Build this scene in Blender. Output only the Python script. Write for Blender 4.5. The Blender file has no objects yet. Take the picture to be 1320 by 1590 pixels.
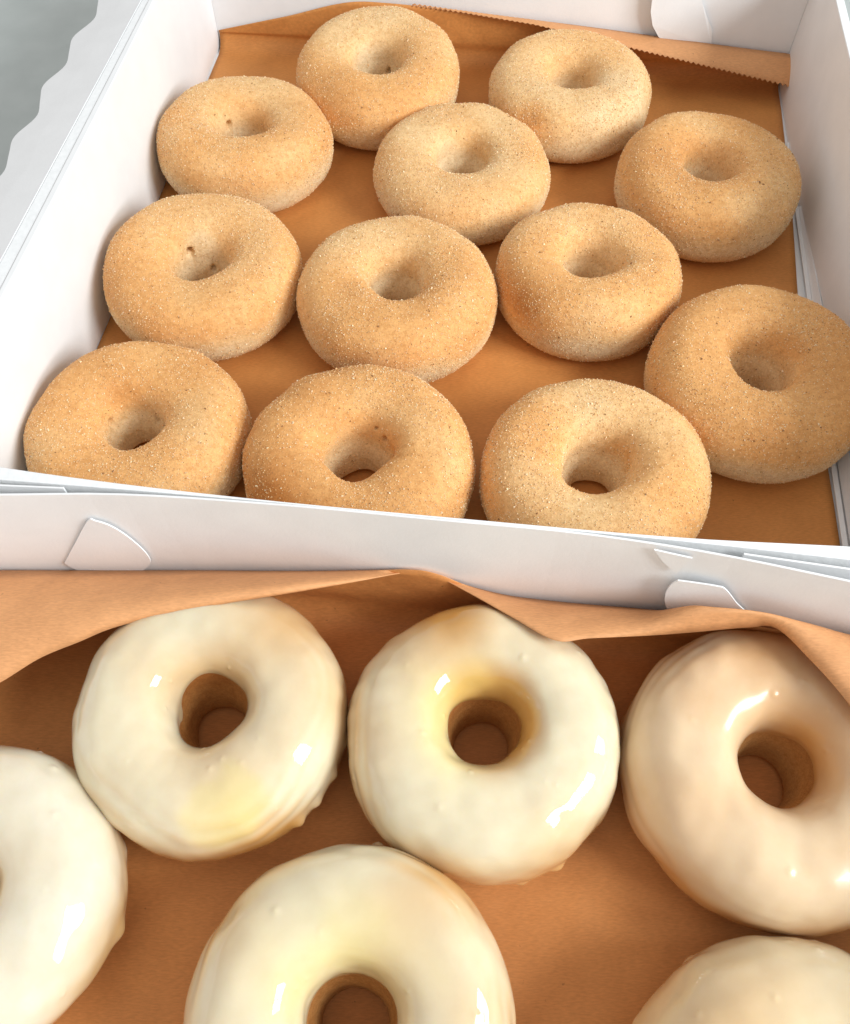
import bpy, bmesh, math, random
import numpy as np
from mathutils import Vector, Matrix

# ------------------------------------------------------------------ camera, world, light, exposure
S = bpy.context.scene
COL = S.collection
CM = 0.01
F_PX, TP, HC = 1350.0, 2200.0, 28.0           # focal length in photo pixels, horizon offset, camera height in cm
TILT = math.pi / 2 - math.atan(TP / F_PX)
cam_d = bpy.data.cameras.new('camera')
cam = bpy.data.objects.new('camera', cam_d)
COL.objects.link(cam)
cam.location = (0, 0, HC * CM)
cam.rotation_euler = (TILT, 0, 0)
cam_d.sensor_fit = 'VERTICAL'
cam_d.sensor_height = 24.0
cam_d.lens = 24.0 * F_PX / 1590.0
cam_d.clip_start = 0.01
cam_d.clip_end = 50
S.camera = cam
S.render.resolution_x, S.render.resolution_y = 850, 1024

W = bpy.data.worlds.new('World')
S.world = W
W.use_nodes = True
bg = W.node_tree.nodes['Background']
bg.inputs[0].default_value = (1.0, 0.99, 0.98, 1)
bg.inputs[1].default_value = 0.69

WIN_C = Vector((0.98, -0.24, 0.70))            # middle of the window, metres
WIN_AIM = Vector((0.02, 0.18, 0.02))
WIN_POWER = 19.0


def window_light():
    d = (WIN_AIM - WIN_C).normalized()
    right = d.cross(Vector((0, 0, 1))).normalized()
    up = right.cross(d)
    for i in (-1, 1):
        for j in (-1, 1):
            l = bpy.data.lights.new('window_pane', 'AREA')
            l.shape = 'RECTANGLE'
            l.size, l.size_y = 0.27, 0.23
            l.energy = WIN_POWER / 4
            l.color = (0.93, 0.98, 1.0)
            o = bpy.data.objects.new('window_pane', l)
            COL.objects.link(o)
            o.location = WIN_C + right * (0.15 * i) + up * (0.13 * j)
            o.rotation_euler = d.to_track_quat('-Z', 'Y').to_euler()


window_light()
S.view_settings.view_transform = 'Standard'
S.view_settings.look = 'None'
S.view_settings.gamma = 1
S.view_settings.use_curve_mapping = False
S.view_settings.exposure = 0.04

# ------------------------------------------------------------------ geometry of the place (cm)
SA, CA = math.sin(TILT), math.cos(TILT)


def ray(px, py):
    u, v = (px - 660) / F_PX, (795 - py) / F_PX
    return np.array([u, v * CA + SA, v * SA - CA])


def at(px, py, z):
    d = ray(px, py)
    k = (z - HC) / d[2]
    return np.array([d[0] * k, d[1] * k, z])


PH = math.radians(-6.5)                        # both boxes are turned by this angle
E1 = np.array([math.cos(PH), math.sin(PH), 0.0])
E2 = np.array([-math.sin(PH), math.cos(PH), 0.0])


def bx(s, t, z):                               # box axes -> world
    p = E1 * s + E2 * t
    return np.array([p[0], p[1], z])


def at_wall(px, py, t):                        # where the ray meets the upright plane t = const
    d = ray(px, py)
    k = t / (d @ E2)
    return np.array([d[0] * k, d[1] * k, HC + d[2] * k])


def lerp_tab(tab, x):
    return float(np.interp(x, [a for a, b in tab], [b for a, b in tab]))


def smooth_tab(tab, x):                        # cosine-free cubic through the table
    xs = np.array([a for a, b in tab], float)
    ys = np.array([b for a, b in tab], float)
    m = np.gradient(ys, xs)
    x = min(max(x, xs[0]), xs[-1])
    i = min(max(int(np.searchsorted(xs, x)) - 1, 0), len(xs) - 2)
    h = xs[i + 1] - xs[i]
    k = (x - xs[i]) / h
    return float((2 * k**3 - 3 * k**2 + 1) * ys[i] + (k**3 - 2 * k**2 + k) * h * m[i] + (-2 * k**3 + 3 * k**2) * ys[i + 1] + (k**3 - k**2) * h * m[i + 1])


# ------------------------------------------------------------------ helpers
def tag(o, label=None, cat=None, group=None, kind=None):
    if label: o['label'] = label
    if cat: o['category'] = cat
    if group: o['group'] = group
    if kind: o['kind'] = kind
    return o


def empty(name, loc_cm=(0, 0, 0)):
    o = bpy.data.objects.new(name, None)
    COL.objects.link(o)
    o.empty_display_size = 0.02
    o.location = Vector(loc_cm) * CM
    return o


def mesh_obj(name, verts, faces, mat, parent=None, smooth=True):
    """verts in cm, in the parent's space"""
    me = bpy.data.meshes.new(name)
    v = np.asarray(verts, float) * CM
    me.from_pydata(v.tolist(), [], faces if isinstance(faces, list) else faces.tolist())
    me.update()
    if smooth:
        me.polygons.foreach_set('use_smooth', [True] * len(me.polygons))
    for m in (mat if isinstance(mat, (list, tuple)) else [mat]):
        me.materials.append(m)
    o = bpy.data.objects.new(name, me)
    COL.objects.link(o)
    if parent: o.parent = parent
    return o


def solid(o, th_cm, offset=0.0):
    m = o.modifiers.new('solid', 'SOLIDIFY')
    m.thickness = th_cm * CM
    m.offset = offset
    return o


def bevel(o, w_cm, seg=2):
    m = o.modifiers.new('bevel', 'BEVEL')
    m.width = w_cm * CM
    m.segments = seg
    m.limit_method = 'ANGLE'
    m.angle_limit = math.radians(35)
    return o


def grid(rows):
    """rows: list of equal-length lists of points -> verts, quads"""
    n = len(rows[0])
    V = [p for r in rows for p in r]
    F = []
    for i in range(len(rows) - 1):
        for j in range(n - 1):
            F.append([i * n + j, i * n + j + 1, (i + 1) * n + j + 1, (i + 1) * n + j])
    return V, F


class Noise:
    """smooth 3-D noise from random sine waves"""
    def __init__(self, seed, freq, n=14):
        r = np.random.default_rng(seed)
        k = r.normal(size=(n, 3))
        k /= np.linalg.norm(k, axis=1)[:, None]
        self.k = k * freq * r.uniform(0.5, 1.5, (n, 1))
        self.p = r.uniform(0, 6.283, n)
        self.n = n

    def __call__(self, P):
        return np.sin(np.asarray(P) @ self.k.T + self.p).sum(-1) / math.sqrt(self.n / 2)


def sstep(a, b, x):
    k = np.clip((x - a) / (b - a), 0, 1)
    return k * k * (3 - 2 * k)


# ------------------------------------------------------------------ materials
def new_mat(name):
    m = bpy.data.materials.new(name)
    m.use_nodes = True
    nt = m.node_tree
    return m, nt, nt.nodes['Principled BSDF']


def nd(nt, typ, **kw):
    n = nt.nodes.new(typ)
    for k, v in kw.items():
        setattr(n, k, v)
    return n


def noise_node(nt, scale, detail=4, rough=0.55, dims=None):
    tc = nd(nt, 'ShaderNodeTexCoord')
    n = nd(nt, 'ShaderNodeTexNoise')
    n.inputs['Scale'].default_value = scale
    n.inputs['Detail'].default_value = detail
    n.inputs['Roughness'].default_value = rough
    nt.links.new(tc.outputs['Object'], n.inputs['Vector'])
    return n


def ramp(nt, src, stops):
    r = nd(nt, 'ShaderNodeValToRGB')
    while len(r.color_ramp.elements) < len(stops):
        r.color_ramp.elements.new(0.5)
    for e, (p, c) in zip(r.color_ramp.elements, stops):
        e.position = p
        e.color = (*c, 1)
    nt.links.new(src, r.inputs['Fac'])
    return r.outputs['Color']


def mix(nt, fac, a, b, blend='MIX'):
    m = nd(nt, 'ShaderNodeMix', data_type='RGBA', blend_type=blend)
    for sock, v in ((m.inputs['Factor'], fac), (m.inputs[6], a), (m.inputs[7], b)):
        if isinstance(v, (int, float)):
            sock.default_value = v
        elif isinstance(v, tuple):
            sock.default_value = (*v, 1)
        else:
            nt.links.new(v, sock)
    return m.outputs[2]


def bump(nt, src, strength, dist_m, bsdf):
    b = nd(nt, 'ShaderNodeBump')
    b.inputs['Strength'].default_value = strength
    b.inputs['Distance'].default_value = dist_m
    nt.links.new(src, b.inputs['Height'])
    nt.links.new(b.outputs['Normal'], bsdf.inputs['Normal'])
    return b


def attr(nt, name):
    a = nd(nt, 'ShaderNodeAttribute')
    a.attribute_name = name
    return a.outputs['Fac']


def mat_card():
    m, nt, b = new_mat('white_cardboard')
    n = noise_node(nt, 60, 5)
    c = ramp(nt, n.outputs['Fac'], [(0.3, (0.80, 0.805, 0.81)), (0.7, (0.85, 0.855, 0.86))])
    nt.links.new(c, b.inputs['Base Color'])
    b.inputs['Roughness'].default_value = 0.5
    b.inputs['Specular IOR Level'].default_value = 0.35
    n2 = noise_node(nt, 900, 3)
    bump(nt, n2.outputs['Fac'], 0.12, 0.0004, b)
    return m


def mat_card_edge():
    m, nt, b = new_mat('cardboard_raw_edge')
    n = noise_node(nt, 500, 3)
    c = ramp(nt, n.outputs['Fac'], [(0.3, (0.80, 0.815, 0.82)), (0.7, (0.86, 0.87, 0.875))])
    nt.links.new(c, b.inputs['Base Color'])
    b.inputs['Roughness'].default_value = 0.8
    bump(nt, n.outputs['Fac'], 0.3, 0.0004, b)
    return m


def mat_kraft(name, base):
    m, nt, b = new_mat(name)
    tc = nd(nt, 'ShaderNodeTexCoord')
    mp = nd(nt, 'ShaderNodeMapping')
    mp.inputs['Scale'].default_value = (500, 2200, 800)
    mp.inputs['Rotation'].default_value = (0, 0, 0.4)
    nt.links.new(tc.outputs['Object'], mp.inputs['Vector'])
    fib = nd(nt, 'ShaderNodeTexNoise')
    fib.inputs['Scale'].default_value = 1.0
    fib.inputs['Detail'].default_value = 4
    nt.links.new(mp.outputs['Vector'], fib.inputs['Vector'])
    big = noise_node(nt, 22, 5)
    hi = tuple(x * 1.10 for x in base)
    lo = tuple(x * 0.90 for x in base)
    c1 = ramp(nt, fib.outputs['Fac'], [(0.3, lo), (0.7, hi)])
    c2 = ramp(nt, big.outputs['Fac'], [(0.35, (0.88, 0.85, 0.82)), (0.65, (1.04, 1.04, 1.04))])
    c3 = mix(nt, 1.0, c1, c2, 'MULTIPLY')
    sp = noise_node(nt, 420, 2)
    f = ramp(nt, sp.outputs['Fac'], [(0.73, (0, 0, 0)), (0.79, (1, 1, 1))])
    c4 = mix(nt, f, c3, tuple(x * 0.55 for x in base))
    nt.links.new(c4, b.inputs['Base Color'])
    b.inputs['Roughness'].default_value = 0.62
    b.inputs['Specular IOR Level'].default_value = 0.3
    b1 = bump(nt, fib.outputs['Fac'], 0.18, 0.0003, b)
    wv = noise_node(nt, 26, 3, 0.45)
    b2 = nd(nt, 'ShaderNodeBump')
    b2.inputs['Strength'].default_value = 0.55
    b2.inputs['Distance'].default_value = 0.006
    nt.links.new(wv.outputs['Fac'], b2.inputs['Height'])
    nt.links.new(b2.outputs['Normal'], b1.inputs['Normal'])
    return m


def mat_dough(name='baked_dough', k=1.0):
    """tone: 0 pale crumb, 1 golden, 2 toasted"""
    m, nt, b = new_mat(name)
    tone = attr(nt, 'tone')
    half = nd(nt, 'ShaderNodeMath', operation='MULTIPLY')
    half.inputs[1].default_value = 0.5
    nt.links.new(tone, half.inputs[0])
    c = ramp(nt, half.outputs[0], [(0.0, (0.79, 0.61, 0.385)), (0.30, (0.81, 0.53, 0.26)), (0.55, (0.78, 0.42, 0.16)), (1.0, (0.48, 0.18, 0.04))])
    if k != 1.0:
        c = mix(nt, 1.0, c, (k, k * 0.88, k * 0.72), 'MULTIPLY')
    n = noise_node(nt, 1300, 3)
    c2 = ramp(nt, n.outputs['Fac'], [(0.3, (0.86, 0.82, 0.76)), (0.7, (1.08, 1.08, 1.06))])
    c = mix(nt, 1.0, c, c2, 'MULTIPLY')
    mo = noise_node(nt, 420, 4, 0.65)
    c3 = ramp(nt, mo.outputs['Fac'], [(0.36, (0.90, 0.84, 0.75)), (0.5, (1, 1, 1)), (0.66, (1.08, 1.10, 1.10))])
    c = mix(nt, 1.0, c, c3, 'MULTIPLY')
    sp = noise_node(nt, 700, 2)
    f = ramp(nt, sp.outputs['Fac'], [(0.70, (0, 0, 0)), (0.76, (1, 1, 1))])
    c = mix(nt, f, c, (0.34, 0.16, 0.05))
    nt.links.new(c, b.inputs['Base Color'])
    b.inputs['Roughness'].default_value = 0.7
    b.inputs['Specular IOR Level'].default_value = 0.3
    b.inputs['Subsurface Weight'].default_value = 0.05
    b.inputs['Subsurface Radius'].default_value = (1.0, 0.55, 0.25)
    b.inputs['Subsurface Scale'].default_value = 0.003
    n3 = noise_node(nt, 1500, 3, 0.7)
    bump(nt, n3.outputs['Fac'], 0.4, 0.0006, b)
    return m


def mat_grain(name, col, rough=0.3, trans=0.0):
    m, nt, b = new_mat(name)
    b.inputs['Base Color'].default_value = (*col, 1)
    b.inputs['Roughness'].default_value = rough
    b.inputs['Specular IOR Level'].default_value = 0.5
    b.inputs['Subsurface Weight'].default_value = trans
    b.inputs['Subsurface Scale'].default_value = 0.001
    return m


def mat_glaze(name, thick, thin_c, rough):
    m, nt, b = new_mat(name)
    c = mix(nt, attr(nt, 'thin'), thick, thin_c)
    c = mix(nt, attr(nt, 'yellow'), c, (0.80, 0.68, 0.24))
    n = noise_node(nt, 260, 4)
    c2 = ramp(nt, n.outputs['Fac'], [(0.35, (0.98, 0.97, 0.95)), (0.65, (1, 1, 1))])
    c = mix(nt, 1.0, c, c2, 'MULTIPLY')
    nt.links.new(c, b.inputs['Base Color'])
    b.inputs['Roughness'].default_value = rough
    b.inputs['Specular IOR Level'].default_value = 0.5
    b.inputs['IOR'].default_value = 1.45
    b.inputs['Subsurface Weight'].default_value = 0.6
    b.inputs['Subsurface Radius'].default_value = (1.0, 0.75, 0.45)
    b.inputs['Subsurface Scale'].default_value = 0.0035
    n2 = noise_node(nt, 130, 3)
    bump(nt, n2.outputs['Fac'], 0.06, 0.0010, b)
    b.inputs['Coat Weight'].default_value = 0.6 if rough < 0.1 else 0.15
    b.inputs['Coat Roughness'].default_value = 0.03
    return m


def mat_table():
    m, nt, b = new_mat('grey_tabletop')
    n = noise_node(nt, 40, 5)
    c = ramp(nt, n.outputs['Fac'], [(0.3, (0.42, 0.46, 0.445)), (0.7, (0.48, 0.52, 0.505))])
    nt.links.new(c, b.inputs['Base Color'])
    b.inputs['Roughness'].default_value = 0.45
    return m


CARD = mat_card()
EDGE = mat_card_edge()
KRAFT = mat_kraft('kraft_paper', (0.63, 0.268, 0.074))
KRAFT2 = mat_kraft('kraft_paper_orange', (0.61, 0.25, 0.074))
KRAFT_LIT = mat_kraft('kraft_paper_lit', (0.70, 0.345, 0.15))  # paler copy of the kraft: brighter light on the folds put into the colour
DOUGH = mat_dough()
DOUGH_SOAKED = mat_dough('syrup_soaked_dough', 0.62)
SUGAR = mat_grain('sugar_grain', (0.90, 0.67, 0.42), 0.45, 0.2)
SUGAR_DARK = mat_grain('sugar_grain_browned', (0.77, 0.47, 0.21), 0.5, 0.1)
CINN = mat_grain('cinnamon_grain', (0.30, 0.14, 0.05), 0.7)
GLAZE = mat_glaze('white_glaze', (0.77, 0.685, 0.50), (0.62, 0.33, 0.10), 0.06)
GLAZE_WHITE = mat_glaze('milky_glaze', (0.77, 0.71, 0.575), (0.66, 0.45, 0.22), 0.06)
GLAZE_TAN_SHADE = mat_glaze('shade_tan_glaze', (0.77, 0.585, 0.39), (0.62, 0.31, 0.11), 0.24)  # warm shade under the paper curl painted into the glaze colour
TABLE = mat_table()

# ------------------------------------------------------------------ the setting
FLOOR_T = 0.12                                  # box floor thickness; paper floor lies near z = 0
table = mesh_obj('table_surface', [(-90, -60, -0.2), (90, -60, -0.2), (90, 120, -0.2), (-90, 120, -0.2)], [[0, 1, 2, 3]], TABLE, smooth=False)
tag(table, kind='structure')

# ------------------------------------------------------------------ boxes
HW = 6.5


def slab(name, parent, path, z0, z1, mat=CARD, bev=0.03):
    """upright slab: path = list of ((s,t) inner, (s,t) outer) along the wall"""
    V, F = [], []
    nz = 4
    for (i, o) in path:
        for k in range(nz + 1):
            z = z0 + (z1 - z0) * k / nz
            V.append(bx(i[0], i[1], z))
        for k in range(nz + 1):
            z = z0 + (z1 - z0) * k / nz
            V.append(bx(o[0], o[1], z))
    st = 2 * (nz + 1)
    for a in range(len(path) - 1):
        p, q = a * st, (a + 1) * st
        for k in range(nz):
            F.append([p + k, p + k + 1, q + k + 1, q + k])
            F.append([p + nz + 1 + k, q + nz + 1 + k, q + nz + 2 + k, p + nz + 2 + k])
        F.append([p + nz, p + 2 * nz + 1, q + 2 * nz + 1, q + nz])
        F.append([p, q, q + nz + 1, p + nz + 1])
    for a in (0, len(path) - 1):
        p = a * st
        F.append([p + k for k in range(nz + 1)] + [p + nz + 1 + k for k in range(nz, -1, -1)])
    o = mesh_obj(name, V, F, mat, parent, smooth=False)
    bm = bmesh.new()
    bm.from_mesh(o.data)
    bmesh.ops.recalc_face_normals(bm, faces=bm.faces)
    bm.to_mesh(o.data)
    bm.free()
    for p in o.data.polygons: p.use_smooth = False
    bevel(o, bev, 2)
    return o


def plate(name, parent, s0, s1, t0, t1, z0, z1, mat=CARD):
    V = [bx(s, t, z) for z in (z0, z1) for s, t in ((s0, t0), (s1, t0), (s1, t1), (s0, t1))]
    F = [[3, 2, 1, 0], [4, 5, 6, 7], [0, 1, 5, 4], [1, 2, 6, 5], [2, 3, 7, 6], [3, 0, 4, 7]]
    return mesh_obj(name, V, F, mat, parent, smooth=False)


def lock_tab(parent, pts_px, t_wall, lift, px_hinge):
    """tongue cut out of a wall: outline in the wall plane, bent a little off it away from its hinge"""
    P = [at_wall(x, y, t_wall) for x, y in pts_px]
    c = np.array([[p @ E1, p[2]] for p in P])
    hs = at_wall(*px_hinge, t_wall) @ E1
    d = np.abs(c[:, 0] - hs)
    d = d / d.max()
    V = [bx(c[i, 0], t_wall - 0.06 - lift * d[i], c[i, 1]) for i in range(len(P))]
    o = mesh_obj('lock_tab', V, [list(range(len(P)))], CARD, parent, smooth=False)
    solid(o, 0.06)
    return o


# --- box of sugared donuts
B1 = empty('donut_box', bx(-1.5, 30, -0.2))
tag(B1, 'open white cardboard box holding the cinnamon sugar donuts', 'box', 'open white donut boxes')
B1.location = (0, 0, 0)
SL, SR, TF, TB = -16.9, 14.05, 13.3, 46.5
plate('base', B1, SL - 0.5, SR + 0.15, 12.95, TB + 0.4, -0.17, -0.05)
front_in = [(-16.9, 13.42), (-14.3, 13.24), (-10.5, 13.07), (-6.8, 13.0), (0, 13.02), (6.6, 13.12), (10.6, 13.34), (14.05, 13.5)]
front_out = [(-17.5, 12.72), (-14.3, 12.80), (-10.5, 12.88), (-6.8, 12.93), (0, 12.95), (6.6, 12.97), (10.6, 12.90), (14.2, 12.84)]
ss = np.linspace(-16.9, 14.05, 26)
slab('wall', B1, [((s, smooth_tab(front_in, s)), (s, smooth_tab(front_out, s))) for s in ss], -0.05, HW, EDGE, 0.03)
slab('wall', B1, [((SL + 0.10 * math.sin((t - 13.4) / 33 * 3.14), t), (SL - 0.16, t)) for t in np.linspace(13.5, TB - 0.02, 14)], -0.05, HW)
slab('wall', B1, [((SL - 0.18, t), (SL - 0.20 - lerp_tab([(13, 0.55), (47, 0.22)], t), t)) for t in np.linspace(12.9, TB + 0.3, 12)], -0.05, HW - 0.04, EDGE)
slab('wall', B1, [((SR + 0.10 * math.sin((t - 13) / 33 * 6.0), t), (SR + 0.3, t)) for t in np.linspace(13.55, TB + 0.3, 16)], -0.05, HW)
slab('wall', B1, [((s, TB), (s, TB + 0.3)) for s in np.linspace(SL - 0.2, SR - 0.02, 8)], -0.05, HW)
# floor flap of the side wall, glued inside the box: white strip beside the paper
V, F = grid([[bx(SR - 0.62 + 0.10 * k, 14.2, 0.13), bx(SR - 0.50 + 0.10 * k, 26, 0.13), bx(SR - 0.32 + 0.08 * k, 36, 0.12), bx(SR - 0.20 + 0.05 * k, 41, 0.12)] for k in range(3)])
solid(mesh_obj('floor_flap', V, F, CARD, B1, smooth=False), 0.05)
V, F = grid([[bx(SR - 0.30, 14.2, 0.14), bx(SR - 0.24, 26, 0.14), bx(SR - 0.16, 36, 0.13)], [bx(SR - 0.05, 14.2, 0.75), bx(SR - 0.03, 26, 0.65), bx(SR - 0.03, 36, 0.3)]])
solid(mesh_obj('floor_flap', V, F, CARD, B1, smooth=False), 0.05)
# scalloped flap folded outward over the side wall
SLOPE = 0.26


def flap_in(t): return SL - 0.22 - lerp_tab([(13, 0.55), (47, 0.22)], t)


def flap_point(px, py):                        # where the ray meets the sloping flap: (t, width)
    w = 3.0
    for _ in range(20):
        p = at(px, py, HW - 0.06 - SLOPE * w)
        w = flap_in(p @ E2) - p @ E1
    return p @ E2, w


mid = sorted(flap_point(x, y) for x, y in ((129, 47), (83, 121), (36, 205), (-22, 300)))
mid = [(13.0, mid[0][1] + 0.6)] + mid + [(47.5, mid[-1][1] - 0.3)]
notch = [flap_point(x, y)[0] for x, y in ((148, 26), (104, 97), (59, 176))]
per = (notch[0] - notch[2]) / 2
n = 160
r0, r1, r2 = [], [], []
for i in range(n + 1):
    t = 13.2 + (46.8 - 13.2) * i / n
    s_in = flap_in(t)
    ph = (t - notch[1]) / per * 2 * math.pi
    w = smooth_tab(mid, t) - 0.27 * math.cos(ph) + 0.05 * math.sin(2 * ph)
    r0.append(bx(s_in, t, HW - 0.06))
    r1.append(bx(s_in - 0.5 * w, t, HW - 0.06 - 0.48 * SLOPE * w))
    r2.append(bx(s_in - w, t, HW - 0.06 - SLOPE * w))
V, F = grid([r0, r1, r2])
solid(mesh_obj('scalloped_flap', V, F, CARD, B1, smooth=False), 0.06)
lock_tab(B1, [(1018, -45), (1013, -15), (1010, 10), (1013, 32), (1022, 50), (1040, 66), (1075, 74), (1104, 70), (1106, 45), (1098, 25), (1090, 0), (1086, -45)], TB, 0.45, (1106, 30))

# --- box of glazed donuts
B2 = empty('donut_box', (0, 0, 0))
tag(B2, 'open white cardboard box holding the glazed donuts in the foreground', 'box', 'open white donut boxes')
back2 = [(-17.3, 11.85), (-14, 12.25), (-11, 12.62), (-6, 12.84), (-1, 12.86), (3.3, 12.86), (6.3, 12.68), (10.4, 12.18), (15.2, 11.5)]
L2, R2, FR2 = -17.3, 15.2, -20.0


def wall2(s): return smooth_tab(back2, s)


plate('base', B2, L2, R2, FR2, 11.4, -0.17, -0.05)
ss = np.linspace(L2, R2, 34)
slab('wall', B2, [((s, wall2(s)), (s, wall2(s) + 0.07)) for s in ss], -0.05, HW + 0.02, CARD, 0.02)
slab('wall', B2, [((R2 + 0.02, t), (R2 + 0.35, t)) for t in np.linspace(FR2, 11.4, 4)], -0.05, HW)
slab('wall', B2, [((L2 - 0.02, t), (L2 - 0.35, t)) for t in np.linspace(FR2, 11.7, 4)], -0.05, HW)
slab('wall', B2, [((s, FR2 - 0.02), (s, FR2 - 0.35)) for s in np.linspace(L2, R2, 4)], -0.05, HW)


def tab_on_curve(pts_px, lift0, lift1):
    """flat tongue standing off the wall by lift0 at its first side and lift1 at the other"""
    C = []
    for x, y in pts_px:
        t = 12.4
        for _ in range(8):
            p = at_wall(x, y, t)
            t = wall2(p @ E1)
        C.append((p @ E1, p[2]))
    C = np.array(C)
    m = 6                                             # round the outline
    D3 = catmull(np.vstack([C, C[:1]]), m)[:-1] if len(C) > 6 else C
    s0, s1 = C[:, 0].min(), C[:, 0].max()
    k = (D3[:, 0] - s0) / (s1 - s0)
    t = wall2(s0) * (1 - k) + wall2(s1) * k - 0.06 - (lift0 * (1 - k) + lift1 * k)
    pts = [bx(D3[q, 0], t[q], D3[q, 1]) for q in range(len(D3))]
    o = mesh_obj('lock_tab', pts, [list(range(len(pts)))], CARD, B2, smooth=False)
    solid(o, 0.05)


def catmull(P, m):
    out = []
    for i in range(len(P) - 1):
        p0, p1, p2, p3 = P[max(i - 1, 0)], P[i], P[i + 1], P[min(i + 2, len(P) - 1)]
        for k in np.arange(m) / m:
            out.append(0.5 * (2 * p1 + (p2 - p0) * k + (2 * p0 - 5 * p1 + 4 * p2 - p3) * k**2 + (3 * p1 - p0 - 3 * p2 + p3) * k**3))
    out.append(P[-1])
    return np.array(out)


tab_on_curve([(101, 872), (119, 838), (138, 804), (150, 804), (172, 811), (194, 824), (214, 840), (228, 854), (235, 866), (232, 874), (222, 881), (205, 884), (160, 886), (120, 882)], -0.02, 0.04)
tab_on_curve([(1052, 888), (1042, 894), (1034, 906), (1032, 920), (1037, 935), (1048, 946), (1090, 960), (1158, 955), (1142, 928), (1126, 906), (1112, 900), (1080, 893)], 0.22, 0.02)
tab_on_curve([(1016, 848), (1030, 867), (1050, 884), (1062, 873), (1075, 861)], 0.05, 0.05)
# loose inner plies showing between the two boxes at either end
slab('wall_ply', B2, [((s, lerp_tab([(-16.9, 12.42), (-12.2, 12.72)], s)), (s, lerp_tab([(-16.9, 12.48), (-12.2, 12.78)], s))) for s in np.linspace(-16.9, -12.2, 6)], -0.05, HW - 0.02, CARD, 0.01)
slab('wall_ply', B2, [((s, lerp_tab([(7.6, 12.74), (14, 12.40)], s)), (s, lerp_tab([(7.6, 12.80), (14, 12.46)], s))) for s in np.linspace(7.6, 14, 6)], -0.05, HW - 0.02, CARD, 0.01)

# ------------------------------------------------------------------ kraft paper liners
wr = Noise(5, 0.5)
L1 = empty('paper_liner')
tag(L1, 'brown kraft paper sheet lining the box of cinnamon sugar donuts', 'paper', 'kraft paper box liners')
top1 = [(-17.0, 0.85), (-13, 1.9), (-8.6, 3.0), (-7.4, 3.0), (-3, 2.75), (3, 2.4), (9, 1.95), (14.2, 1.6)]
TW = TB - 0.12
NU = 90
rows = []
for i in range(NU + 1):
    u = i / NU
    row = []
    # cross-section: floor from the front wall back, a soft bend, then up the back wall
    for kind, k in [('f', x) for x in np.linspace(0, 1, 40)] + [('b', x) for x in np.linspace(0.15, 1, 8)] + [('w', x) for x in np.linspace(0.1, 1, 10)]:
        sl, sr = -16.78, None
        rad = min(0.8, 0.9 * smooth_tab(top1, -16.75 + 30.2 * u))
        zt = 0
        if kind == 'f':
            t = 13.65 + (TW - rad - 13.65) * k; z = 0.0
        elif kind == 'b':
            t = TW - rad + rad * math.sin(k * math.pi / 2); z = rad * (1 - math.cos(k * math.pi / 2))
        sr = lerp_tab([(13, 13.45), (20, 13.45), (30, 13.3), (36, 13.65), (44, 13.92), (60, 13.92)], t if kind != 'w' else 46)
        s = sl + (sr - sl) * u
        if kind == 'w':
            h = max(0.05, smooth_tab(top1, s) - rad)
            t = TW - 0.02; z = rad + h * k
        dz = 0.02 * wr(bx(s, t, 0) * 0.8) if kind == 'f' else 0
        if kind == 'w':
            t -= 0.05 * (1 + wr((s, 3, z)))
        row.append(bx(s, t, z + dz))
    rows.append(row)
V, F = grid(rows)
solid(mesh_obj('sheet', V, F, KRAFT, L1), 0.02)
# strip folded forward along the back, with a saw-toothed cut edge
edge_px = [(640, 12, 2.85), (720, 22, 2.80), (830, 40, 2.75), (920, 62, 2.55), (1000, 82, 2.15), (1120, 111, 1.55), (1231, 138, 0.95)]
cut = [at(x, y, z) for x, y, z in edge_px]
cs = [p @ E1 for p in cut]
ct = [p @ E2 for p in cut]
cz = [p[2] for p in cut]
NT = 74
rr = [[] for _ in range(5)]
for i in range(NT * 2 + 1):
    s = cs[0] + (cs[-1] - cs[0]) * i / (NT * 2)
    te, ze = float(np.interp(s, cs, ct)), float(np.interp(s, cs, cz))
    A = np.array([TW - 0.10, smooth_tab(top1, s) + 0.0])
    B = np.array([te, ze])
    if i % 2: B = B + (A - B) / (np.linalg.norm(A - B) + 1e-6) * 0.17
    for j in range(5):
        k = j / 4
        q = A * (1 - k) + B * k
        rr[j].append(bx(s, q[0], q[1] + 0.18 * math.sin(k * math.pi) * (0.3 + 0.7 * i / (NT * 2)) + 0.03))
V, F = grid(rr)
fold = solid(mesh_obj('folded_strip', V, F, KRAFT_LIT, L1), 0.02)
tag(fold, 'folded strip with a saw-toothed cut edge')

L2O = empty('paper_liner')
tag(L2O, 'orange-brown kraft paper sheet curling over the glazed donuts', 'paper', 'kraft paper box liners')
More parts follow.
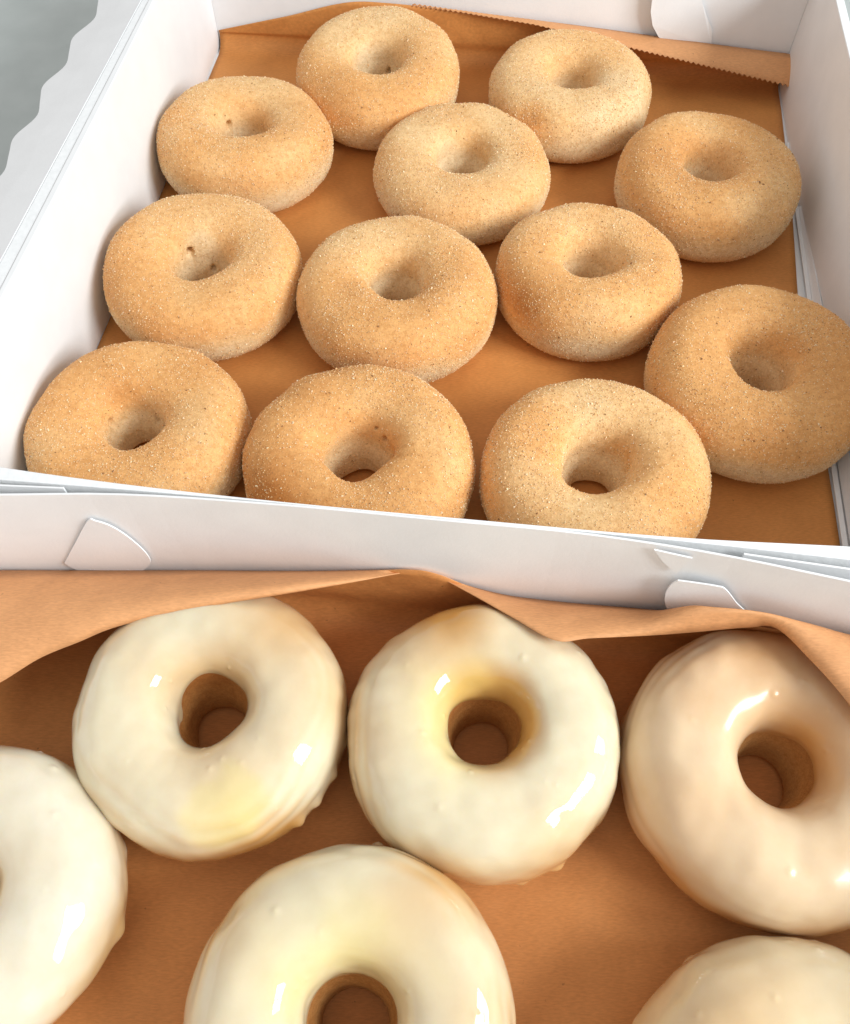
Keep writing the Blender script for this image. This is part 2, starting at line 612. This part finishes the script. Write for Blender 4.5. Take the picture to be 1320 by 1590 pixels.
# stations along the back of the box: wall contact, middle, free edge (photo pixels with heights in cm)
ST = [
    ((-330, 893), (-330, 1010, 3.0), (-330, 1200, 2.6)),
    ((-150, 890), (-150, 985, 3.1), (-150, 1120, 2.6)),
    ((-60, 887), (-60, 972, 3.2), (-60, 1088, 2.7)),
    ((0, 886), (0, 960, 3.3), (0, 1060, 2.9)),
    ((60, 886), (60, 945, 3.4), (62, 1022, 3.1)),
    ((120, 886), (120, 938, 3.5), (122, 997, 3.3)),
    ((180, 886), (182, 930, 3.6), (185, 972, 3.5)),
    ((300, 886), (302, 916, 3.8), (305, 945, 3.75)),
    ((460, 887), (460, 903, 3.9), (460, 919, 3.95)),
    ((560, 886), (560, 894, 3.6), (560, 902, 3.7)),
    ((640, 885), (640, 886, 3.0), (640, 888, 3.1)),
    ((680, 892), (681, 894, 2.9), (682, 897, 3.0)),
    ((725, 909), (727, 914, 2.9), (729, 921, 3.1)),
    ((790, 925), (792, 941, 3.2), (795, 958, 3.6)),
    ((862, 934), (862, 963, 3.5), (862, 994, 3.9)),
    ((915, 939), (915, 962, 3.5), (915, 991, 3.9)),
    ((1000, 946), (1000, 961, 3.8), (1002, 987, 3.8)),
    ((1062, 952), (1066, 944, 4.5), (1080, 981, 3.8)),
    ((1104, 958), (1108, 943, 4.7), (1160, 974, 3.9)),
    ((1180, 972), (1190, 952, 4.7), (1205, 975, 4.2)),
    ((1250, 985), (1262, 972, 4.6), (1256, 1022, 4.3)),
    ((1320, 1000), (1326, 998, 4.4), (1322, 1098, 4.3)),
    ((1390, 1012), (1396, 1030, 4.2), (1380, 1190, 4.2)),
]
P = []
for a, b, c in ST:
    t = 12.4
    for _ in range(8):
        p = at_wall(a[0], a[1], t)
        t = wall2(p @ E1) - 0.12
    P.append((p, at(*b), at(*c)))
P = np.array(P)                                     # stations x 3 x 3


Q = catmull(P, 7)
rows = []
for A, B, C in Q:
    row = []
    for k in np.linspace(0, 1, 9):                 # quadratic through the three points
        row.append(A * (2 * (k - .5) * (k - 1)) + B * (-4 * k * (k - 1)) + C * (2 * k * (k - .5)))
    rows.append(row)
V, F = grid(rows)
solid(mesh_obj('folded_edge', V, F, KRAFT_LIT, L2O), 0.025)
# the sheet: up the back wall to the fold, and across the floor
wr2 = Noise(9, 0.45)
rows = []
for A, B, C in Q:
    s = A @ E1
    tw = wall2(s) - 0.13
    row = []
    for k in np.linspace(0, 1, 8):
        row.append(bx(s, tw - 0.10 * math.sin(k * 3.14) * (0.6 + 0.4 * wr2((s * 2, 0, 0))), A[2] * (1 - k) + 0.9 * k))
    for k in np.linspace(0.15, 1, 6):
        row.append(bx(s, tw - 0.9 + 0.9 * math.cos(k * math.pi / 2), 0.9 - 0.9 * math.sin(k * math.pi / 2)))
    for k in np.linspace(0.03, 1, 36):
        t = (tw - 0.9) * (1 - k) + (FR2 + 0.4) * k
        row.append(bx(s, t, 0.015 * wr2((s, t, 0))))
    rows.append(row)
V, F = grid(rows)
solid(mesh_obj('sheet', V, F, KRAFT2, L2O), 0.02)

# ------------------------------------------------------------------ donuts
NTH, NPH = 176, 104


def donut_surface(D, h, seed, hole=0.140, n_top=2.2, n_in=3.0, n_bot=2.6, irr=1.0, funnel=0.0, taper=0.030, nth=NTH, nph=NPH):
    th = np.linspace(0, 2 * np.pi, nth, endpoint=False)
    ph = np.linspace(0, 2 * np.pi, nph, endpoint=False)
    T, Pp = np.meshgrid(th, ph, indexing='ij')
    Ro, Rh = D / 2, D * hole
    rw, rc = (Ro - Rh) / 2, (Ro + Rh) / 2
    c, s = np.cos(Pp), np.sin(Pp)
    n = np.where(s > 0, np.where(c < 0, n_in, n_top), n_bot)
    cx = np.sign(c) * np.abs(c) ** (2 / n)
    sz = np.sign(s) * np.abs(s) ** (2 / n)
    r = rc + rw * cx
    # the way down into the hole is a wider funnel at the top
    r = r + np.where((c < 0) & (s > 0), funnel * rw * np.sin(np.clip(Pp - np.pi / 2, 0, np.pi / 2) * 2), 0)
    # and narrows on its way down to the paper
    k = np.abs(sz)
    r_low = Rh - taper * D * k * (2 - k) + (rc - Rh + taper * D) * np.clip((k - 0.86) / 0.14, 0, 1) ** 2
    r = np.where((c < 0) & (s < 0), r_low, r)
    z = h / 2 + h / 2 * sz
    circ = np.stack([np.cos(T), np.sin(T), 0 * T], -1)
    N1, N2, N3, N4 = Noise(seed, 1.1), Noise(seed + 50, 1.0), Noise(seed + 90, 1.6), Noise(seed + 130, 4.0)
    outer = np.clip((r - Rh) / (Ro - Rh), 0, 1)
    r = r * (1 + irr * 0.012 * N1(circ * 1.3) * outer) + irr * 0.05 * N3(circ * 2.0) * (1 - outer)
    z = z * (1 + irr * 0.030 * N2(circ * 1.2))
    V = np.stack([r * np.cos(T), r * np.sin(T), z], -1)
    nrm = vnormals(V)
    up = sstep(0.05, 0.4, z / h)[..., None]
    V = V + nrm * (irr * 0.022 * N4(V * 0.7)[..., None] * up)
    return V, T, Pp


def vnormals(V):
    du = np.roll(V, -1, 0) - np.roll(V, 1, 0)
    dv = np.roll(V, -1, 1) - np.roll(V, 1, 1)
    n = np.cross(du, dv)
    return n / (np.linalg.norm(n, axis=-1)[..., None] + 1e-9)


def torus_faces(nth=NTH, nph=NPH):
    i, j = np.meshgrid(np.arange(nth), np.arange(nph), indexing='ij')
    i2, j2 = (i + 1) % nth, (j + 1) % nph
    return np.stack([i * nph + j, i2 * nph + j, i2 * nph + j2, i * nph + j2], -1).reshape(-1, 4)


TF_ = torus_faces().tolist()


def put_attr(o, name, arr):
    a = o.data.attributes.new(name, 'FLOAT', 'POINT')
    a.data.foreach_set('value', np.asarray(arr, np.float32).ravel())


def rotmat(axis_deg, tilt_deg):
    """lean towards compass direction axis_deg by tilt_deg"""
    a = math.radians(axis_deg)
    return np.array(Matrix.Rotation(math.radians(tilt_deg), 3, Vector((-math.sin(a), math.cos(a), 0))))


def grains(V, nrm, faces_quads, count, rng, tone, name, parent, size=(0.011, 0.023)):
    """loose sugar crystals and cinnamon specks lying on the crust"""
    Vf = V.reshape(-1, 3)
    Nf = nrm.reshape(-1, 3)
    tf = tone.ravel()
    q = np.array(faces_quads)
    A, B, C, Dd = (Vf[q[:, k]] for k in range(4))
    area = np.linalg.norm(np.cross(B - A, Dd - A), axis=1)
    zc = (A[:, 2] + C[:, 2]) / 2
    w = area * (0.25 + 0.75 * sstep(0.2, 1.4, zc))
    r = np.hypot(A[:, 0], A[:, 1])
    w *= 0.35 + 0.65 * sstep(1.15, 1.8, r)
    patch = Noise(int(rng.integers(1e6)), 1.4)
    w *= np.clip(0.9 + 0.28 * patch(A), 0.3, 2)
    w /= w.sum()
    f = rng.choice(len(q), count, p=w)
    u, v = rng.uniform(0, 1, (2, count, 1))
    p = A[f] * (1 - u) * (1 - v) + B[f] * u * (1 - v) + C[f] * u * v + Dd[f] * (1 - u) * v
    nn = Nf[q[f, 0]]
    sz = rng.uniform(*size, (count, 1)) * rng.choice([1] * 12 + [1.7], (count, 1))
    p = p + nn * sz * rng.uniform(-0.1, 0.45, (count, 1))
    # randomly turned, squashed octahedra
    X = rng.normal(size=(count, 3)); X /= np.linalg.norm(X, axis=1)[:, None]
    Y = np.cross(X, rng.normal(size=(count, 3))); Y /= np.linalg.norm(Y, axis=1)[:, None]
    Z = np.cross(X, Y)
    ax = rng.uniform(0.6, 1.25, (count, 3))
    X, Y, Z = X * sz * ax[:, :1], Y * sz * ax[:, 1:2], Z * sz * ax[:, 2:]
    GV = np.stack([p + X + Y, p + X - Y, p - X + Z, p - X - Z, p + X + 1.2 * Z], 1).reshape(-1, 3)
    t = np.array([[0, 1, 3], [0, 4, 1], [1, 4, 2], [4, 0, 2], [0, 3, 2], [1, 2, 3]])
    GF = (np.arange(count)[:, None, None] * 5 + t[None]).reshape(-1, 3)
    o = mesh_obj(name, GV, GF, [SUGAR, SUGAR_DARK, CINN], parent, smooth=False)
    x = rng.uniform(0, 1, count)
    tn = tf[q[f, 0]]
    mi = np.where(x < 0.04, 2, np.where(x < 0.45 + 0.35 * np.clip(tn - 0.8, 0, 1), 1, 0))
    o.data.polygons.foreach_set('material_index', np.repeat(mi, 6).astype(np.int32))
    o['kind'] = 'stuff'
    return o


REST = 0.06


def seat(V):
    """drop a tilted donut so that its lowest point rests on the paper"""
    return V - np.array([0, 0, V[..., 2].min()])


def sugar_donut(x, y, D, h, seed, label, lean=(0, 0), golden=0.8, toast=(), pits=(), hole=0.140):
    root = empty('cinnamon_sugar_donut', (x, y, REST))
    tag(root, label, 'donut', 'cinnamon sugar donuts')
    V, T, Pp = donut_surface(D, h, seed, hole=hole, irr=1.25, taper=0.044)
    nrm = vnormals(V)
    for (pt, pp, dep, rad) in pits:                # little holes in the crumb
        i = int(round(pt / 360 * NTH)) % NTH
        j = int(round(pp / 360 * NPH)) % NPH
        d = np.linalg.norm(V - V[i, j], axis=-1)
        V = V - nrm * (dep * np.exp(-(d / rad) ** 4))[..., None]
    N = Noise(seed + 7, 0.8)
    N2 = Noise(seed + 9, 2.2)
    zr = V[..., 2] / h
    R = np.hypot(V[..., 0], V[..., 1])
    tone = golden * 1.12 * sstep(0.30, 0.74, zr) * (0.42 + 0.58 * sstep(D * 0.12, D * 0.17, R)) + 0.14 * N(V) + 0.09 * N2(V)
    for (tt, pp, amt, rad) in toast:
        i = int(round(tt / 360 * NTH)) % NTH
        j = int(round(pp / 360 * NPH)) % NPH
        d = np.linalg.norm(V - V[i, j], axis=-1)
        tone = tone + amt * np.exp(-(d / rad) ** 2)
    tone = np.clip(tone, 0, 2)
    V = seat(V @ rotmat(*lean).T)
    nrm = vnormals(V)
    o = mesh_obj('dough', V.reshape(-1, 3), TF_, DOUGH, root)
    put_attr(o, 'tone', tone)
    grains(V, nrm, TF_, 15000, np.random.default_rng(seed), tone, 'sugar_coating', root)
    return root


SUG = [
    # x, y, D, h, seed, label, kwargs
    (-2.41, 42.05, 8.17, 3.05, 11, 'sugared donut at the far end of the box, touching the peak of the paper', dict(golden=0.75, lean=(275, 8), toast=((215, 70, 0.5, 1.2), (250, 40, 0.3, 1.5)), pits=((62, 190, 0.6, 0.12),))),
    (7.27, 40.94, 8.22, 3.1, 12, 'pale sugared donut with a browned spot, tucked under the saw-toothed paper strip', dict(golden=0.55, toast=((235, 35, 0.8, 0.8),))),
    (-8.61, 37.0, 8.22, 3.15, 13, 'sugared donut second from the back along the left wall, with a pit in its hole', dict(golden=0.8, pits=((135, 172, 0.6, 0.14),))),
    (1.74, 35.09, 8.35, 2.85, 14, 'sugared donut in the middle of the second row, behind the central one', dict(golden=0.75)),
    (13.0 - 3.9 + 3.85, 33.97, 8.2, 3.3, 15, 'sugared donut against the right box wall, farther of the two there', dict(golden=0.95, toast=((60, 60, 0.25, 1.2),))),
    (-9.43, 28.06, 8.25, 3.2, 16, 'sugared donut along the left wall, just behind the golden one in the front corner', dict(golden=0.9, pits=((125, 172, 0.6, 0.14), (75, 190, 0.35, 0.12)))),
    (-1.18, 26.81, 8.20, 3.1, 17, 'sugared donut at the centre of the box, ringed by the others', dict(golden=0.85)),
    (6.95, 27.85, 8.08, 3.3, 18, 'plump sugared donut between the central one and the right wall pair', dict(golden=0.85, toast=((225, 25, 0.7, 1.7), (195, 30, 0.45, 1.5)))),
    (-10.66, 19.45, 8.25, 3.25, 19, 'golden sugared donut in the front left corner of the box', dict(golden=1.05, pits=((155, 175, 0.6, 0.11), (65, 185, 0.25, 0.13)))),
    (-2.44, 18.12, 8.30, 3.15, 20, 'sugared donut with a toasted orange front edge in the middle of the front row', dict(golden=1.0, hole=0.148, toast=((215, 30, 1.0, 1.9), (240, 25, 0.7, 1.6)), pits=((38, 168, 0.6, 0.11), (60, 158, 0.3, 0.06)))),
    (6.06, 17.55, 8.36, 3.25, 21, 'sugared donut rightmost of the front row, with a deep round hole', dict(golden=0.8, hole=0.15)),
    (13.0 - 3.9 + 3.83, 22.15, 8.5, 3.4, 22, 'large sugared donut nearer the camera along the right box wall, cut by the photo edge', dict(golden=1.0, toast=((265, 50, 0.25, 1.6),))),
]
for x, y, D, h, seed, lab, kw in SUG:
    sugar_donut(x, y, D, h, seed, lab, **kw)


GTH, GPH = 288, 168
TG_ = torus_faces(GTH, GPH).tolist()


def glazed_donut(x, y, D, h, seed, label, mat=None, lean=(0, 0), thin0=0.12, hole_tan=(0.5, 0, 0.0), yellow=(), drips=(), bare=(), hole=0.122):
    root = empty('glazed_donut', (x, y, REST))
    tag(root, label, 'donut', 'glazed donuts')
    kw = dict(hole=hole + 0.012, n_top=2.15, n_in=2.7, irr=0.9, funnel=0.05)
    V0, _, _ = donut_surface(D, h, seed, **kw)
    V, T, Pp = donut_surface(D, h, seed, nth=GTH, nph=GPH, **kw)
    N = Noise(seed + 7, 0.8)
    tone = np.clip(0.9 * sstep(0.2, 0.8, V0[..., 2] / h) + 0.15 * N(V0) + 0.35 + 0.6 * (1 - sstep(D * 0.13, D * 0.22, np.hypot(V0[..., 0], V0[..., 1]))), 0, 2)
    nrm = vnormals(V)
    R = np.hypot(V[..., 0], V[..., 1])
    # glaze shell: thick on top, running to a wavy bead low on the outside, ending down in the hole
    circ = np.stack([np.cos(T), np.sin(T), 0 * T], -1)
    phs = np.where(Pp > 1.5 * np.pi, Pp - 2 * np.pi, Pp)           # -90..270 deg, 90 is the top
    e_out = np.radians(-38 + 9 * Noise(seed + 3, 3.0)(circ) + 5 * Noise(seed + 4, 8.0)(circ))
    e_in = np.radians(184 + 4 * Noise(seed + 5, 3.0)(circ))
    cover = sstep(e_out, e_out + 0.16, phs) * (1 - sstep(e_in - 0.35, e_in, phs))
    bead = np.exp(-((phs - e_out - 0.22) / 0.16) ** 2)
    thick = 0.075 + 0.018 * Noise(seed + 6, 1.6)(V) + bead * (0.030 + 0.022 * Noise(seed + 8, 6.0)(circ))
    thick = thick + 0.012 * Noise(seed + 61, 3.0)(V) + 0.009 * Noise(seed + 62, 6.5)(V)
    inner_rag = sstep(np.radians(150), np.radians(185), phs)
    thick = thick * (1 - 0.55 * inner_rag) + inner_rag * 0.009 * Noise(seed + 31, 9.0)(V)
    # runs and wrinkles that follow the flow down the outside
    run = sstep(1.35, 0.75, phs) * sstep(-0.6, 0.1, phs)
    wob = Noise(seed + 63, 1.3)(V)
    ripple = np.sin(phs * 17 + 3.0 * wob) * np.clip(Noise(seed + 64, 1.1)(V), 0, 1.5)
    thick = thick + 0.008 * run * ripple
    thick = np.maximum(thick, 0.028)
    # a few small bubbles in the icing
    rb = np.random.default_rng(seed)
    for _ in range(16):
        i, j = int(rb.integers(GTH)), int(rb.uniform(0.0, 0.42) * GPH)
        d = np.linalg.norm(V - V[i, j], axis=-1)
        thick = thick + rb.uniform(0.015, 0.04) * np.exp(-(d / rb.uniform(0.05, 0.10)) ** 2)
    for (dt, dp, amt, rad) in drips:
        i = int(round(dt / 360 * GTH)) % GTH
        j = int(round(dp / 360 * GPH)) % GPH
        d = np.linalg.norm(V - V[i, j], axis=-1)
        thick = thick + amt * np.exp(-(d / rad) ** 2)
    off = -0.05 + (thick + 0.05) * cover
    G = V + nrm * off[..., None]
    thin = thin0 + 0.19 * Noise(seed + 15, 0.95)(V) + 0.10 * run * ripple + 0.10 * Noise(seed + 16, 2.0)(V)
    amt, dirn, ecc = hole_tan
    ring = 1 - sstep(D * 0.13, D * 0.27, R)
    side = 1 + ecc * np.cos(T - math.radians(dirn))
    thin = thin + amt * ring * side
    thin = thin + (0.62 + 0.22 * Noise(seed + 18, 2.5)(circ)) * sstep(0.86, 0.30, V[..., 2] / h) * (phs < 1.4)
    for (tt, pp, am, rad) in bare:
        i = int(round(tt / 360 * GTH)) % GTH
        j = int(round(pp / 360 * GPH)) % GPH
        d = np.linalg.norm(V - V[i, j], axis=-1)
        thin = thin + am * np.exp(-(d / rad) ** 2)
    thin = thin + 0.8 * sstep(np.radians(165), np.radians(200), phs)
    ye = 0.03 + 0 * T
    for (tt, pp, am, rad, hard) in yellow:
        i = int(round(tt / 360 * GTH)) % GTH
        j = int(round(pp / 360 * GPH)) % GPH
        d = np.linalg.norm(V - V[i, j], axis=-1) * (1 + 0.10 * Noise(seed + 40, 2.0)(V) + 0.05 * Noise(seed + 41, 6.0)(V))
        ye = ye + am * np.exp(-(d / rad) ** hard)
    M = rotmat(*lean).T
    V, G = V0 @ M, G @ M
    dz = np.array([0, 0, min(V[..., 2].min(), G[..., 2].min())])
    o = mesh_obj('dough', (V - dz).reshape(-1, 3), TF_, DOUGH_SOAKED, root)
    put_attr(o, 'tone', tone)
    g = mesh_obj('glaze', (G - dz).reshape(-1, 3), TG_, mat or GLAZE, root)
    put_attr(g, 'thin', np.clip(thin, 0, 1))
    put_attr(g, 'yellow', np.clip(ye, 0, 1))
    return root


glazed_donut(-6.51, 8.68, 8.22, 3.4, 31, 'glossy glazed donut with a pale yellow patch, under the left paper fold',
             hole_tan=(0.25, 20, 0.8), yellow=((286, 58, 0.34, 1.15, 9), (292, 50, 0.14, 0.7, 3)), bare=((115, 25, 0.8, 1.5), (40, 60, 0.25, 1.2), (5, 10, 0.5, 1.2), (150, 20, 0.4, 1.2)),
             drips=((312, -8, 0.16, 0.22), (322, -6, 0.12, 0.2), (335, -2, 0.12, 0.2), (350, -5, 0.09, 0.22)))
glazed_donut(1.75, 8.03, 8.18, 3.4, 32, 'glossy glazed donut with a honey coloured rim round its hole, centre of the glazed box',
             hole_tan=(0.95, 35, 0.55), yellow=((165, 135, 0.42, 1.0, 2), (225, 135, 0.35, 0.9, 2), (100, 140, 0.30, 0.8, 2)), bare=((105, 35, 0.9, 1.9), (45, 120, 0.3, 0.9), (190, 15, 0.3, 1.3)),
             drips=((22, -4, 0.24, 0.20), (300, -14, 0.16, 0.25), (285, -22, 0.1, 0.2)))
glazed_donut(10.32, 6.97, 8.75, 3.5, 33, 'dull glazed donut, tan from painted warm shade, at the right under the curling paper edge', mat=GLAZE_TAN_SHADE,
             thin0=0.18, hole_tan=(0.5, 20, 0.7), bare=((80, 50, 0.5, 2.6),), drips=())
glazed_donut(-1.92, 0.55, 8.35, 3.4, 34, 'ivory glazed donut with a yellowish tint above its hole, at the bottom photo edge',
             hole_tan=(0.35, 60, 0.3), yellow=((85, 128, 0.40, 1.1, 2), (150, 130, 0.35, 1.0, 2)), bare=((55, 25, 0.55, 1.6), (125, 18, 0.5, 1.6), (170, 20, 0.35, 1.4)),
             drips=((83, -4, 0.2, 0.2), (62, -4, 0.2, 0.22), (20, -10, 0.1, 0.25)))
glazed_donut(-12.75, 3.45, 8.30, 3.4, 35, 'white glazed donut cut off by the left edge of the photo', mat=GLAZE_WHITE, thin0=0.05, hole_tan=(0.3, 0, 0.3),
             drips=((350, -20, 0.12, 0.3), (20, -15, 0.08, 0.3)))
glazed_donut(9.30, -1.75, 8.5, 3.4, 36, 'cream glazed donut cut off in the bottom right corner of the photo', thin0=0.28, hole_tan=(0.35, 0, 0.3),
             bare=((120, 30, 0.2, 1.2),), drips=((150, -5, 0.08, 0.25), (120, -5, 0.07, 0.2)))
